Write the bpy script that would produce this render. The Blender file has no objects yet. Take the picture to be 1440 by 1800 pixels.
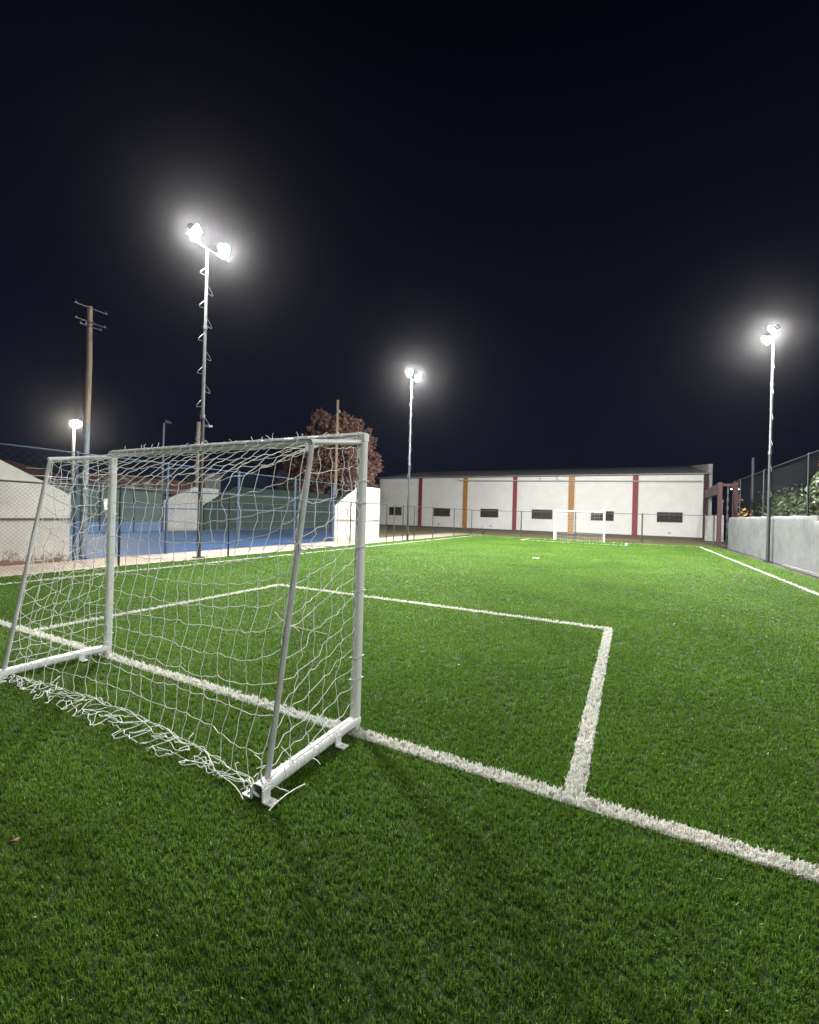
import bpy, math, random
import numpy as np
from mathutils import Vector, Matrix

random.seed(7)
rng = np.random.default_rng(7)
S = bpy.context.scene
C = S.collection
R = math.radians

# ------------------------------------------------------------------ camera
YAW, PITCH, ROLL, CAMH = 0.47548, 0.0032, 0.0277, 1.49
fw = Vector((-math.sin(YAW) * math.cos(PITCH), math.cos(YAW) * math.cos(PITCH), math.sin(PITCH)))
rt = Vector((math.cos(YAW), math.sin(YAW), 0))
up = rt.cross(fw)
r2 = math.cos(ROLL) * rt + math.sin(ROLL) * up
u2 = -math.sin(ROLL) * rt + math.cos(ROLL) * up
cam = bpy.data.objects.new('camera', bpy.data.cameras.new('camera'))
C.objects.link(cam)
M = Matrix((r2, u2, -fw)).transposed().to_4x4()
M.translation = (0, 0, CAMH)
cam.matrix_world = M
cam.data.sensor_fit = 'HORIZONTAL'
cam.data.sensor_width = 36
cam.data.lens = 36 * 758.6 / 1440
cam.data.clip_start = 0.05
cam.data.clip_end = 2000
S.camera = cam

# ------------------------------------------------------------------ world: night sky
W = bpy.data.worlds.new('World')
S.world = W
W.use_nodes = True
nt = W.node_tree
nt.nodes.clear()
wo = nt.nodes.new('ShaderNodeOutputWorld')
bg = nt.nodes.new('ShaderNodeBackground')
tc = nt.nodes.new('ShaderNodeTexCoord')
sx = nt.nodes.new('ShaderNodeSeparateXYZ')
cr = nt.nodes.new('ShaderNodeValToRGB')
cr.color_ramp.elements[0].position = 0.0
cr.color_ramp.elements[0].color = (0.0070, 0.0090, 0.0185, 1)
cr.color_ramp.elements[1].position = 0.75
cr.color_ramp.elements[1].color = (0.0012, 0.0012, 0.0040, 1)
nt.links.new(tc.outputs['Generated'], sx.inputs[0])
nt.links.new(sx.outputs['Z'], cr.inputs[0])
nt.links.new(cr.outputs[0], bg.inputs[0])
bg.inputs[1].default_value = 1.0
nt.links.new(bg.outputs[0], wo.inputs[0])

S.view_settings.view_transform = 'Standard'
S.view_settings.look = 'None'
S.view_settings.exposure = 0.0
S.view_settings.gamma = 1.0
S.render.engine = 'CYCLES'
S.cycles.max_bounces = 6
S.cycles.diffuse_bounces = 3
S.cycles.glossy_bounces = 2
S.cycles.transmission_bounces = 2
S.cycles.transparent_max_bounces = 12
S.cycles.volume_bounces = 0
S.cycles.sample_clamp_indirect = 3.0
S.cycles.use_denoising = True

FLOOD = 8400.0        # radiance of a floodlight lens

# ------------------------------------------------------------------ materials
def srgb(r, g, b):
    return tuple(((c / 255) / 12.92 if c / 255 <= 0.04045 else ((c / 255 + 0.055) / 1.055) ** 2.4) for c in (r, g, b))

def mat(name, col, rough=0.6, metal=0.0, var=0.0, scale=4.0, bump=0.0, bscale=40.0, spec=0.5, col2=None, stretch=None):
    m = bpy.data.materials.new(name)
    m.use_nodes = True
    n, l = m.node_tree.nodes, m.node_tree.links
    b = n['Principled BSDF']
    b.inputs['Roughness'].default_value = rough
    b.inputs['Metallic'].default_value = metal
    b.inputs['Specular IOR Level'].default_value = spec
    b.inputs['Base Color'].default_value = (*col, 1)
    co = n.new('ShaderNodeTexCoord')
    src = co.outputs['Object']
    if stretch:
        mp = n.new('ShaderNodeMapping')
        mp.inputs['Scale'].default_value = stretch
        l.new(src, mp.inputs[0])
        src = mp.outputs[0]
    if var > 0 or col2:
        t = n.new('ShaderNodeTexNoise')
        t.inputs['Scale'].default_value = scale
        t.inputs['Detail'].default_value = 8
        t.inputs['Roughness'].default_value = 0.65
        l.new(src, t.inputs['Vector'])
        r = n.new('ShaderNodeValToRGB')
        r.color_ramp.elements[0].position = 0.32
        r.color_ramp.elements[1].position = 0.68
        r.color_ramp.elements[0].color = (*(col2 if col2 else [c * (1 - var) for c in col]), 1)
        r.color_ramp.elements[1].color = (*[min(1, c * (1 + var * 0.5)) for c in col], 1)
        l.new(t.outputs['Fac'], r.inputs[0])
        l.new(r.outputs[0], b.inputs['Base Color'])
    if bump > 0:
        t2 = n.new('ShaderNodeTexNoise')
        t2.inputs['Scale'].default_value = bscale
        t2.inputs['Detail'].default_value = 6
        l.new(src, t2.inputs['Vector'])
        bp = n.new('ShaderNodeBump')
        bp.inputs['Strength'].default_value = bump
        bp.inputs['Distance'].default_value = 0.02
        l.new(t2.outputs['Fac'], bp.inputs['Height'])
        l.new(bp.outputs[0], b.inputs['Normal'])
    return m

def emit(name, col, strength):
    m = bpy.data.materials.new(name)
    m.use_nodes = True
    n, l = m.node_tree.nodes, m.node_tree.links
    n.remove(n['Principled BSDF'])
    e = n.new('ShaderNodeEmission')
    e.inputs[0].default_value = (*col, 1)
    e.inputs[1].default_value = strength
    l.new(e.outputs[0], n['Material Output'].inputs[0])
    return m

def stained(name, col, stain, z0, z1, amount=1.0, drip=0.45, var=0.22):
    """painted concrete with a peeling brown foot and drip streaks (local z is height above the ground)"""
    m = mat(name, col, 0.85, var=var, scale=1.3, bump=0.35, bscale=30)
    n, l = m.node_tree.nodes, m.node_tree.links
    b = n['Principled BSDF']
    base = b.inputs['Base Color'].links[0].from_socket
    co = n.new('ShaderNodeTexCoord')
    sp = n.new('ShaderNodeSeparateXYZ')
    l.new(co.outputs['Object'], sp.inputs[0])
    mp = n.new('ShaderNodeMapRange')
    mp.inputs['From Min'].default_value = z0
    mp.inputs['From Max'].default_value = z1
    mp.inputs['To Min'].default_value = 0.47
    mp.inputs['To Max'].default_value = 0.0
    l.new(sp.outputs['Z'], mp.inputs[0])
    t = n.new('ShaderNodeTexNoise')
    t.inputs['Scale'].default_value = 4.5
    t.inputs['Detail'].default_value = 10
    t.inputs['Roughness'].default_value = 0.7
    l.new(co.outputs['Object'], t.inputs['Vector'])
    ad = n.new('ShaderNodeMath')
    ad.operation = 'ADD'
    l.new(mp.outputs[0], ad.inputs[0])
    l.new(t.outputs['Fac'], ad.inputs[1])
    rp = n.new('ShaderNodeValToRGB')
    rp.color_ramp.elements[0].position = 0.78
    rp.color_ramp.elements[1].position = 0.90
    rp.color_ramp.elements[1].color = (amount,) * 3 + (1,)
    l.new(ad.outputs[0], rp.inputs[0])
    # drip streaks
    mpp = n.new('ShaderNodeMapping')
    mpp.inputs['Scale'].default_value = (5, 5, 0.35)
    l.new(co.outputs['Object'], mpp.inputs[0])
    t3 = n.new('ShaderNodeTexNoise')
    t3.inputs['Scale'].default_value = 1.6
    t3.inputs['Detail'].default_value = 5
    l.new(mpp.outputs[0], t3.inputs['Vector'])
    r3 = n.new('ShaderNodeValToRGB')
    r3.color_ramp.elements[0].position = 0.56
    r3.color_ramp.elements[1].position = 0.78
    r3.color_ramp.elements[1].color = (drip, drip, drip, 1)
    l.new(t3.outputs['Fac'], r3.inputs[0])
    mx0 = n.new('ShaderNodeMix')
    mx0.data_type = 'RGBA'
    l.new(r3.outputs[0], mx0.inputs['Factor'])
    l.new(base, mx0.inputs['A'])
    mx0.inputs['B'].default_value = (*[c * 0.55 for c in col], 1)
    mx = n.new('ShaderNodeMix')
    mx.data_type = 'RGBA'
    l.new(rp.outputs[0], mx.inputs['Factor'])
    l.new(mx0.outputs['Result'], mx.inputs['A'])
    mx.inputs['B'].default_value = (*stain, 1)
    l.new(mx.outputs['Result'], b.inputs['Base Color'])
    return m

# ------------------------------------------------------------------ mesh builder
class MB:
    def __init__(s):
        s.v, s.f, s.sm = [], [], []

    def add(s, verts, faces, smooth=False):
        o = len(s.v)
        s.v.extend([tuple(p) for p in verts])
        for f in faces:
            s.f.append([i + o for i in f])
            s.sm.append(smooth)

    def box(s, c, d, rz=0.0, bevel=0.0):
        x, y, z = d[0] / 2, d[1] / 2, d[2] / 2
        ca, sa = math.cos(rz), math.sin(rz)
        pts = []
        for sz in (-1, 1):
            for px, py in ((-x, -y), (x, -y), (x, y), (-x, y)):
                pts.append((c[0] + px * ca - py * sa, c[1] + px * sa + py * ca, c[2] + sz * z))
        s.add(pts, [(3, 2, 1, 0), (4, 5, 6, 7), (0, 1, 5, 4), (1, 2, 6, 5), (2, 3, 7, 6), (3, 0, 4, 7)])

    def span(s, a, b):
        s.box([(a[i] + b[i]) / 2 for i in range(3)], [abs(b[i] - a[i]) for i in range(3)])

    def frame(s, p, q, upv=None):
        d = (Vector(q) - Vector(p)).normalized()
        h = Vector(upv) if upv else (Vector((0, 0, 1)) if abs(d.z) < 0.95 else Vector((0, 1, 0)))
        a = d.cross(h).normalized()
        b = a.cross(d).normalized()
        return d, a, b

    def tube(s, pts, r, n=8, caps=True):
        pts = [Vector(p) for p in pts]
        k = len(pts)
        rs = r if isinstance(r, (list, tuple)) else [r] * k
        verts, faces = [], []
        pa = None
        for i, p in enumerate(pts):
            d = (pts[min(i + 1, k - 1)] - pts[max(i - 1, 0)])
            d = d.normalized() if d.length > 1e-9 else Vector((0, 0, 1))
            if pa is None:
                h = Vector((0, 0, 1)) if abs(d.z) < 0.9 else Vector((0, 1, 0))
                a = d.cross(h).normalized()
            else:
                a = (pa - d * pa.dot(d))
                a = a.normalized() if a.length > 1e-6 else d.orthogonal().normalized()
            pa = a
            b = d.cross(a)
            for j in range(n):
                t = 2 * math.pi * j / n
                verts.append(p + (a * math.cos(t) + b * math.sin(t)) * rs[i])
        for i in range(k - 1):
            for j in range(n):
                j2 = (j + 1) % n
                faces.append((i * n + j, i * n + j2, (i + 1) * n + j2, (i + 1) * n + j))
        s.add(verts, faces, True)
        if caps and n > 3:
            s.add(verts[:n], [tuple(range(n))[::-1]])
            s.add(verts[-n:], [tuple(range(n))])

    def profile(s, p, q, prof, upv=None, caps=True, smooth=True):
        """sweep a closed 2-D profile (a, b pairs) from p to q"""
        d, a, b = s.frame(p, q, upv)
        n = len(prof)
        verts = [Vector(e) + a * x + b * y for e in (p, q) for x, y in prof]
        s.add(verts, [(j, (j + 1) % n, n + (j + 1) % n, n + j) for j in range(n)], smooth)
        if caps:
            s.add(verts[:n], [tuple(range(n))[::-1]])
            s.add(verts[n:], [tuple(range(n))])

    def prism(s, poly, axis, a, b):
        """extrude a polygon along axis ('x': poly is (y,z); 'y': poly is (x,z); 'z': poly is (x,y)) from a to b"""
        def P(u, w, t):
            return {'x': (t, u, w), 'y': (u, t, w), 'z': (u, w, t)}[axis]
        n = len(poly)
        v = [P(u, w, a) for u, w in poly] + [P(u, w, b) for u, w in poly]
        s.add(v, [tuple(range(n))[::-1], tuple(range(n, 2 * n))] + [(j, (j + 1) % n, n + (j + 1) % n, n + j) for j in range(n)])

    def build(s, name, material, parent=None, base=(0, 0, 0)):
        me = bpy.data.meshes.new(name)
        v = [(p[0] - base[0], p[1] - base[1], p[2] - base[2]) for p in s.v]
        me.from_pydata(v, [], s.f)
        me.polygons.foreach_set('use_smooth', s.sm)
        me.update()
        import bmesh
        bm = bmesh.new()
        bm.from_mesh(me)
        if len(bm.faces) < 60000:
            bmesh.ops.recalc_face_normals(bm, faces=bm.faces)
        bm.to_mesh(me)
        bm.free()
        if material is not None:
            for m_ in (material if isinstance(material, list) else [material]):
                me.materials.append(m_)
        o = bpy.data.objects.new(name, me)
        C.objects.link(o)
        if parent is not None:
            o.parent = parent
        return o

def tag(o, label=None, cat=None, group=None, kind=None):
    if label: o['label'] = label
    if cat: o['category'] = cat
    if group: o['group'] = group
    if kind: o['kind'] = kind
    return o

def thing(name, loc, label, cat, group=None):
    o = bpy.data.objects.new(name, None)
    o.empty_display_size = 0.2
    C.objects.link(o)
    o.location = loc
    return tag(o, label, cat, group)

def rsq(w, h, r, n=4):
    """rounded rectangle profile"""
    out = []
    for cx, cy, a0 in ((w / 2 - r, h / 2 - r, 0), (-w / 2 + r, h / 2 - r, 90), (-w / 2 + r, -h / 2 + r, 180), (w / 2 - r, -h / 2 + r, 270)):
        for k in range(n + 1):
            t = R(a0 + 90 * k / n)
            out.append((cx + r * math.cos(t), cy + r * math.sin(t)))
    return out

def structure(mb, name, m):
    o = mb.build(name, m)
    o['kind'] = 'structure'
    return o

# ------------------------------------------------------------------ palette
m_white = mat('white_powder_coat', (0.82, 0.83, 0.84), 0.35, var=0.05, scale=3)
m_alu = mat('worn_aluminium', (0.62, 0.63, 0.64), 0.45, metal=0.0, var=0.15, scale=8)
m_cord = mat('white_net_cord', (0.88, 0.88, 0.86), 0.8)
m_galv = mat('galvanised_steel', (0.17, 0.175, 0.185), 0.5, metal=0.4, var=0.2, scale=6)
m_darksteel = mat('dark_grey_steel', (0.035, 0.04, 0.045), 0.5, var=0.2, scale=6)
m_wire = mat('fence_wire', (0.10, 0.105, 0.11), 0.5, metal=0.3)
m_black = mat('blackened_steel', (0.014, 0.015, 0.017), 0.5)
m_bluesteel = mat('blue_painted_steel', (0.048, 0.085, 0.145), 0.45, var=0.2, scale=5)
m_bluewire = mat('blue_coated_wire', (0.045, 0.085, 0.14), 0.5)
m_concrete = stained('painted_concrete', (0.60, 0.585, 0.55), (0.22, 0.13, 0.09), 0.0, 0.62)
m_concrete2 = stained('clean_painted_concrete', (0.66, 0.65, 0.62), (0.50, 0.40, 0.28), 0.0, 0.5, 0.8)
m_joint = mat('dark_concrete_joint', (0.16, 0.155, 0.145), 0.9, var=0.3)
m_render = mat('rough_grey_render', (0.15, 0.155, 0.158), 0.95, var=0.28, scale=1.1, bump=1.0, bscale=7, spec=0.2)
m_brick = stained('warehouse_white_paint', (0.68, 0.676, 0.66), (0.38, 0.34, 0.28), -0.05, 0.35, 0.45, 0.10, 0.09)
m_red = mat('dark_red_paint', (0.20, 0.022, 0.032), 0.6, var=0.2)
m_ochre = mat('ochre_paint', (0.36, 0.17, 0.035), 0.6, var=0.2)
m_roof = mat('grey_sheet_roof', (0.24, 0.25, 0.27), 0.6, var=0.25, scale=1.5, stretch=(1, 0.2, 0.2))
m_brown = mat('brown_shutter', (0.040, 0.032, 0.026), 0.6, var=0.3, scale=6)
m_brownlight = mat('brown_window_bar', (0.085, 0.072, 0.058), 0.5)
m_redsteel = mat('faded_red_beam', (0.040, 0.011, 0.013), 0.6, var=0.25)
m_sheet = mat('weathered_sheet', (0.34, 0.34, 0.33), 0.6, var=0.3, scale=3)
m_wood = mat('old_pole_wood', (0.42, 0.33, 0.25), 0.8, var=0.35, scale=3, stretch=(6, 6, 0.5), bump=0.4)
m_greypole = mat('blue_grey_pole', (0.25, 0.29, 0.34), 0.6, var=0.2)
m_screen = mat('green_windscreen', (0.13, 0.20, 0.165), 0.8, var=0.2, scale=2)
m_greenwall = mat('dark_green_wall', (0.034, 0.066, 0.048), 0.85, var=0.35, scale=0.6)
m_bluewall = mat('light_blue_wall', (0.19, 0.31, 0.55), 0.7, var=0.15)
m_bark = mat('bark', (0.10, 0.075, 0.055), 0.9, var=0.4, scale=5, bump=0.5)
m_leafbrown = mat('russet_leaves', (0.50, 0.31, 0.25), 0.6, var=0.6, scale=1.1, col2=(0.26, 0.14, 0.115))
m_leafgreen = mat('dark_green_leaves', (0.042, 0.064, 0.022), 0.5, var=0.6, scale=1.3, col2=(0.018, 0.032, 0.011))
m_leafyellow = mat('yellow_leaves', (0.75, 0.46, 0.10), 0.6, var=0.5, scale=3)
m_leafdry = mat('dry_leaf', (0.36, 0.19, 0.13), 0.7, var=0.4, scale=60)
m_tile = mat('rusty_roof_sheet', (0.55, 0.29, 0.17), 0.8, var=0.5, scale=1.2)
m_tilepale = mat('pale_roof_panel', (0.86, 0.80, 0.68), 0.7)
m_house = mat('ochre_house_wall', (0.14, 0.09, 0.04), 0.8, var=0.4, scale=1.0)
m_lens = emit('floodlight_lens', (1.0, 0.985, 0.945), FLOOD)

# ------------------------------------------------------------------ ground
GX0, GX1, GY0, GY1 = -11.1, 4.52, -6.0, 31.6         # turf carpet
LINE = 0.10
y0, y1, xl, xr = 2.44, 29.95, -10.06, 3.56           # outer edges of the markings
bl, br_ = -6.14, -0.24
ln = []                                              # (x0, y0, x1, y1) strips of the markings
h = LINE / 2
ln.append((xl - h, y0 - h, xr + h, y0 + h))
ln.append((xl - h, y1 - h, xr + h, y1 + h))
ln.append((xl - h, y0 + h, xl + h, y1 - h))
ln.append((xr - h, y0 + h, xr + h, y1 - h))
for ya, yb in ((y0 + h, 6.42), (27.35, y1 - h)):
    yf = yb if ya < 10 else ya
    ln.append((bl - h, ya if ya < 10 else yf + h, bl + h, yf - h if ya < 10 else yb))
    ln.append((br_ - h, ya if ya < 10 else yf + h, br_ + h, yf - h if ya < 10 else yb))
    ln.append((bl - h, yf - h, br_ + h, yf + h))
ln.append((-3.13, 15.82, -2.92, 16.06))

g = MB(); g.add([(-500, -500, -0.03), (500, -500, -0.03), (500, 500, -0.03), (-500, 500, -0.03)], [(0, 1, 2, 3)])
structure(g, 'ground', mat('dark_soil', (0.055, 0.05, 0.04), 0.95, var=0.4, scale=0.6))
g = MB(); g.add([(-13.1, 21.6, -0.006), (-11.1, 21.6, -0.006), (-11.1, 31.6, -0.006), (6.5, 31.6, -0.006), (6.5, 44.6, -0.006), (-27.5, 44.6, -0.006)], [(0, 1, 2, 3, 4, 5)])
structure(g, 'rough_verge', mat('dry_verge_grass', (0.085, 0.088, 0.035), 0.95, var=0.5, scale=0.9, col2=(0.14, 0.095, 0.05), bump=1.0, bscale=12))
g = MB(); g.add([(-13.2, -8, -0.004), (GX0 + 0.05, -8, -0.004), (GX0 + 0.05, 31.2, -0.004), (-9.5, 32.6, -0.004), (-13.2, 33.2, -0.004)], [(0, 1, 2, 3, 4)])
structure(g, 'pavement', mat('pale_pavement', (0.40, 0.33, 0.27), 0.9, var=0.25, scale=1.2, bump=0.3, bscale=20))
g = MB(); g.add([(-4.5, 33.6, -0.002), (1.0, 33.4, -0.002), (1.6, 36.5, -0.002), (-3.0, 37.2, -0.002)], [(0, 1, 2, 3)])
structure(g, 'dirt_path', mat('bare_dirt', (0.22, 0.14, 0.08), 0.95, var=0.4, scale=1.5))
g = MB(); g.add([(-25.4, -2, -0.002), (-13.2, -2, -0.002), (-13.2, 21.5, -0.002), (-22.2, 36, -0.002), (-25.4, 36, -0.002)], [(0, 1, 2, 3, 4)])
structure(g, 'court_floor', mat('blue_court_carpet', (0.020, 0.082, 0.225), 0.75, var=0.45, scale=0.5, stretch=(0.35, 3, 1)))

# turf carpet sheet, carrying the colour of the pile seen from far away
mt = bpy.data.materials.new('turf_carpet')
mt.use_nodes = True
n, l = mt.node_tree.nodes, mt.node_tree.links
b = n['Principled BSDF']
b.inputs['Roughness'].default_value = 0.7
b.inputs['Specular IOR Level'].default_value = 0.25
co = n.new('ShaderNodeTexCoord')
def noise(scale, detail=6, vec=None):
    t = n.new('ShaderNodeTexNoise')
    t.inputs['Scale'].default_value = scale
    t.inputs['Detail'].default_value = detail
    l.new(vec or co.outputs['Object'], t.inputs['Vector'])
    return t.outputs['Fac']
def ramp(fac, p0, c0, p1, c1):
    r = n.new('ShaderNodeValToRGB')
    r.color_ramp.elements[0].position, r.color_ramp.elements[1].position = p0, p1
    r.color_ramp.elements[0].color, r.color_ramp.elements[1].color = (*c0, 1), (*c1, 1)
    l.new(fac, r.inputs[0])
    return r.outputs[0]
def mixc(fac, a, c, mode='MIX'):
    m_ = n.new('ShaderNodeMix')
    m_.data_type = 'RGBA'
    m_.blend_type = mode
    if isinstance(fac, float): m_.inputs['Factor'].default_value = fac
    else: l.new(fac, m_.inputs['Factor'])
    l.new(a, m_.inputs['A']); l.new(c, m_.inputs['B'])
    return m_.outputs['Result']
fine = ramp(noise(70, 4), 0.35, (0.015, 0.040, 0.008), 0.68, (0.045, 0.100, 0.018))
big = ramp(noise(0.55, 5), 0.35, (0.86, 0.88, 0.84), 0.65, (1.06, 1.05, 1.0))
mid = ramp(noise(5.0, 6), 0.3, (0.8, 0.83, 0.8), 0.7, (1.1, 1.08, 1.05))
l.new(mixc(1.0, mixc(1.0, fine, big, 'MULTIPLY'), mid, 'MULTIPLY'), b.inputs['Base Color'])
bp = n.new('ShaderNodeBump')
bp.inputs['Strength'].default_value = 0.9
bp.inputs['Distance'].default_value = 0.03
l.new(noise(45, 5), bp.inputs['Height'])
l.new(bp.outputs[0], b.inputs['Normal'])
g = MB(); g.add([(GX0, GY0, 0), (GX1, GY0, 0), (GX1, GY1, 0), (GX0, GY1, 0)], [(0, 1, 2, 3)])
structure(g, 'turf_carpet', mt)

# pile of the artificial grass: real blades, thinning with distance
def blade_mat(name, c0, c1, rough, spec, glint_tips=False):
    m = bpy.data.materials.new(name)
    m.use_nodes = True
    n, l = m.node_tree.nodes, m.node_tree.links
    b = n['Principled BSDF']
    b.inputs['Roughness'].default_value = rough
    b.inputs['Specular IOR Level'].default_value = spec
    a = n.new('ShaderNodeAttribute')
    a.attribute_name = 'tint'
    r = n.new('ShaderNodeValToRGB')
    r.color_ramp.elements[0].color = (*c0, 1)
    r.color_ramp.elements[1].color = (*c1, 1)
    r.color_ramp.elements[1].position = 0.9
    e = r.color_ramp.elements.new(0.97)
    e.color = (0.75, 0.78, 0.66, 1) if glint_tips else (*c1, 1)  # lamp glints painted in as a pale tip colour
    l.new(a.outputs['Fac'], r.inputs[0])
    co = n.new('ShaderNodeTexCoord')
    t = n.new('ShaderNodeTexNoise')
    t.inputs['Scale'].default_value = 0.55
    t.inputs['Detail'].default_value = 5
    l.new(co.outputs['Object'], t.inputs['Vector'])
    r2_ = n.new('ShaderNodeValToRGB')
    r2_.color_ramp.elements[0].position, r2_.color_ramp.elements[1].position = 0.35, 0.65
    r2_.color_ramp.elements[0].color, r2_.color_ramp.elements[1].color = (0.80, 0.83, 0.78, 1), (1.12, 1.10, 1.04, 1)
    l.new(t.outputs['Fac'], r2_.inputs[0])
    mx = n.new('ShaderNodeMix')
    mx.data_type = 'RGBA'
    mx.blend_type = 'MULTIPLY'
    mx.inputs['Factor'].default_value = 1
    l.new(r.outputs[0], mx.inputs['A']); l.new(r2_.outputs[0], mx.inputs['B'])
    l.new(mx.outputs['Result'], b.inputs['Base Color'])
    tr = n.new('ShaderNodeBsdfTranslucent')
    l.new(mx.outputs['Result'], tr.inputs['Color'])
    ms = n.new('ShaderNodeMixShader')
    ms.inputs[0].default_value = 0.34
    l.new(b.outputs[0], ms.inputs[1]); l.new(tr.outputs[0], ms.inputs[2])
    l.new(ms.outputs[0], n['Material Output'].inputs['Surface'])
    return m

def on_line(x, y, grow=0.0):
    k = np.zeros(len(x), bool)
    for a0, b0, a1, b1 in ln:
        k |= (x > a0 - grow) & (x < a1 + grow) & (y > b0 - grow) & (y < b1 + grow)
    return k

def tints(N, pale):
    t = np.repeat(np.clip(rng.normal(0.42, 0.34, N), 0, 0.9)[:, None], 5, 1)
    k = rng.uniform(0, 1, N) < pale                   # lamp glints painted as pale upper ends
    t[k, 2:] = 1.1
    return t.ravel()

def blades(name, px, py, material, hmin, hmax, wid, lean, pale=0.0):
    N = len(px)
    d = np.hypot(px, py)
    ws = np.maximum(1.0, (d / 2.3)) ** 0.60
    hgt = rng.uniform(hmin, hmax, N)
    w = wid * ws * rng.uniform(0.7, 1.3, N) / 2
    a = rng.uniform(0, 2 * np.pi, N)                 # direction the blade faces
    L = np.abs(rng.normal(0, lean, N))               # lean as a fraction of height
    la = rng.uniform(0, 2 * np.pi, N)
    lx, ly = np.cos(la) * L + 0.10, np.sin(la) * L - 0.22
    sx_, sy_ = np.cos(a) * w, np.sin(a) * w
    z = np.zeros(N)
    V = np.empty((N, 5, 3), np.float32)
    V[:, 0] = np.stack([px - sx_, py - sy_, z], 1)
    V[:, 1] = np.stack([px + sx_, py + sy_, z], 1)
    mxx, myy = px + lx * hgt * 0.35, py + ly * hgt * 0.35
    V[:, 2] = np.stack([mxx + sx_ * .85, myy + sy_ * .85, hgt * 0.6], 1)
    V[:, 3] = np.stack([mxx - sx_ * .85, myy - sy_ * .85, hgt * 0.6], 1)
    V[:, 4] = np.stack([px + lx * hgt * 1.15, py + ly * hgt * 1.10, hgt * np.maximum(0.6, 1 - 0.2 * L)], 1)
    me = bpy.data.meshes.new(name)
    me.vertices.add(N * 5)
    me.vertices.foreach_set('co', V.ravel())
    base = np.arange(N, dtype=np.int32)[:, None] * 5
    loops = (base + np.array([0, 1, 2, 3, 3, 2, 4], np.int32)).ravel()
    me.loops.add(len(loops))
    me.loops.foreach_set('vertex_index', loops)
    me.polygons.add(N * 2)
    ls = (np.arange(N, dtype=np.int32)[:, None] * 7 + np.array([0, 4], np.int32)).ravel()
    me.polygons.foreach_set('loop_start', ls)
    me.update(calc_edges=True)
    at = me.attributes.new('tint', 'FLOAT', 'POINT')
    at.data.foreach_set('value', tints(N, pale).astype(np.float32))
    me.materials.append(material)
    o = bpy.data.objects.new(name, me)
    C.objects.link(o)
    return o

def scatter(rho0, r0=0.9, r1=38.0, knee=2.5, power=1.66):
    t0, t1 = R(-32), R(84)                           # angle left of +y
    rr = np.linspace(r0, r1, 4000)
    dens = np.where(rr < knee, 1.0, (knee / rr) ** power)
    cum = np.cumsum(dens * rr) * (rr[1] - rr[0]) * (t1 - t0) * rho0
    N = int(cum[-1])
    r_ = np.interp(rng.uniform(0, cum[-1], N), cum, rr)
    th = rng.uniform(t0, t1, N)
    return -r_ * np.sin(th), r_ * np.cos(th)

tx, ty = scatter(7200)                               # tufts, five blades each
K = 5
px = np.repeat(tx, K); py = np.repeat(ty, K)
sp = 0.0045 * np.maximum(1, np.hypot(px, py) / 2.4) ** 0.8
px = px + rng.normal(0, 1, len(px)) * sp; py = py + rng.normal(0, 1, len(py)) * sp
keep = (px > GX0) & (px < GX1) & (py > GY0) & (py < GY1)
px, py = px[keep], py[keep]
white = on_line(px + rng.normal(0, 0.005, len(px)), py + rng.normal(0, 0.005, len(py)), 0.004)
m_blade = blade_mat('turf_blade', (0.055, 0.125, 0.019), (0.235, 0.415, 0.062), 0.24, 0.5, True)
m_wblade = blade_mat('white_turf_blade', (0.80, 0.80, 0.79), (0.93, 0.93, 0.92), 0.5, 0.3)
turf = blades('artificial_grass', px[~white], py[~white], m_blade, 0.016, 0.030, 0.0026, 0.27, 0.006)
tag(turf, kind='stuff', label='green artificial grass pile of the football pitch', cat='grass')
# white tufts of the markings
wx, wy = scatter(6500, r1=38.0, power=1.45)
kk = on_line(wx, wy)
wx, wy = wx[kk], wy[kk]
wx = np.repeat(wx, 4) + rng.normal(0, 0.0045, len(wx) * 4); wy = np.repeat(wy, 4) + rng.normal(0, 0.0045, len(wy) * 4)
lm = blades('pitch_markings', wx, wy, m_wblade, 0.020, 0.038, 0.0054, 0.26)
lm['kind'] = 'structure'
g = MB()
for a0, b0, a1, b1 in ln:
    g.add([(a0, b0, 0.005), (a1, b0, 0.005), (a1, b1, 0.005), (a0, b1, 0.005)], [(0, 1, 2, 3)])
structure(g, 'pitch_line_backing', mat('white_turf_backing', (0.34, 0.34, 0.31), 0.9, var=0.3, scale=20))

# ------------------------------------------------------------------ near goal
def cord_pts(a, b, sag=0.0, wig=0.0, n=5):
    a, b = Vector(a), Vector(b)
    d = (b - a)
    side = Vector((random.gauss(0, 1), random.gauss(0, 1), random.gauss(0, 1)))
    if d.length > 1e-6:
        side -= d * (side.dot(d) / d.length_squared)
        side.normalize()
    ph = random.choice((1, -1))
    out = []
    for i in range(n + 1):
        t = i / n
        p = a.lerp(b, t)
        p = p + Vector((0, 0, -sag * 4 * t * (1 - t))) + side * (wig * ph * math.sin(2 * math.pi * t))
        out.append(p)
    return out

def net_mesh(grid, mb, r, wig=0.008, sag=0.004, seg=4, hor=True, ver=True, skip=0.0):
    rows, cols = len(grid), len(grid[0])
    for j in range(rows):
        for i in range(cols):
            if ver and j + 1 < rows:
                mb.tube(cord_pts(grid[j][i], grid[j + 1][i], 0, wig * random.uniform(0.3, 1.2), seg), r, 4, False)
            if hor and i + 1 < cols and random.random() >= skip:
                mb.tube(cord_pts(grid[j][i], grid[j][i + 1], sag * random.uniform(0.2, 1.8), wig * random.uniform(0.3, 1.1), seg), r, 4, False)
            # the knot
            p = grid[j][i]
            q = Vector(p)
            mb.tube([q - Vector((0, 0, r * 1.2)), q, q + Vector((0, 0, r * 1.2))], [r * 0.8, r * 1.7, r * 0.8], 5, True)

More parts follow.
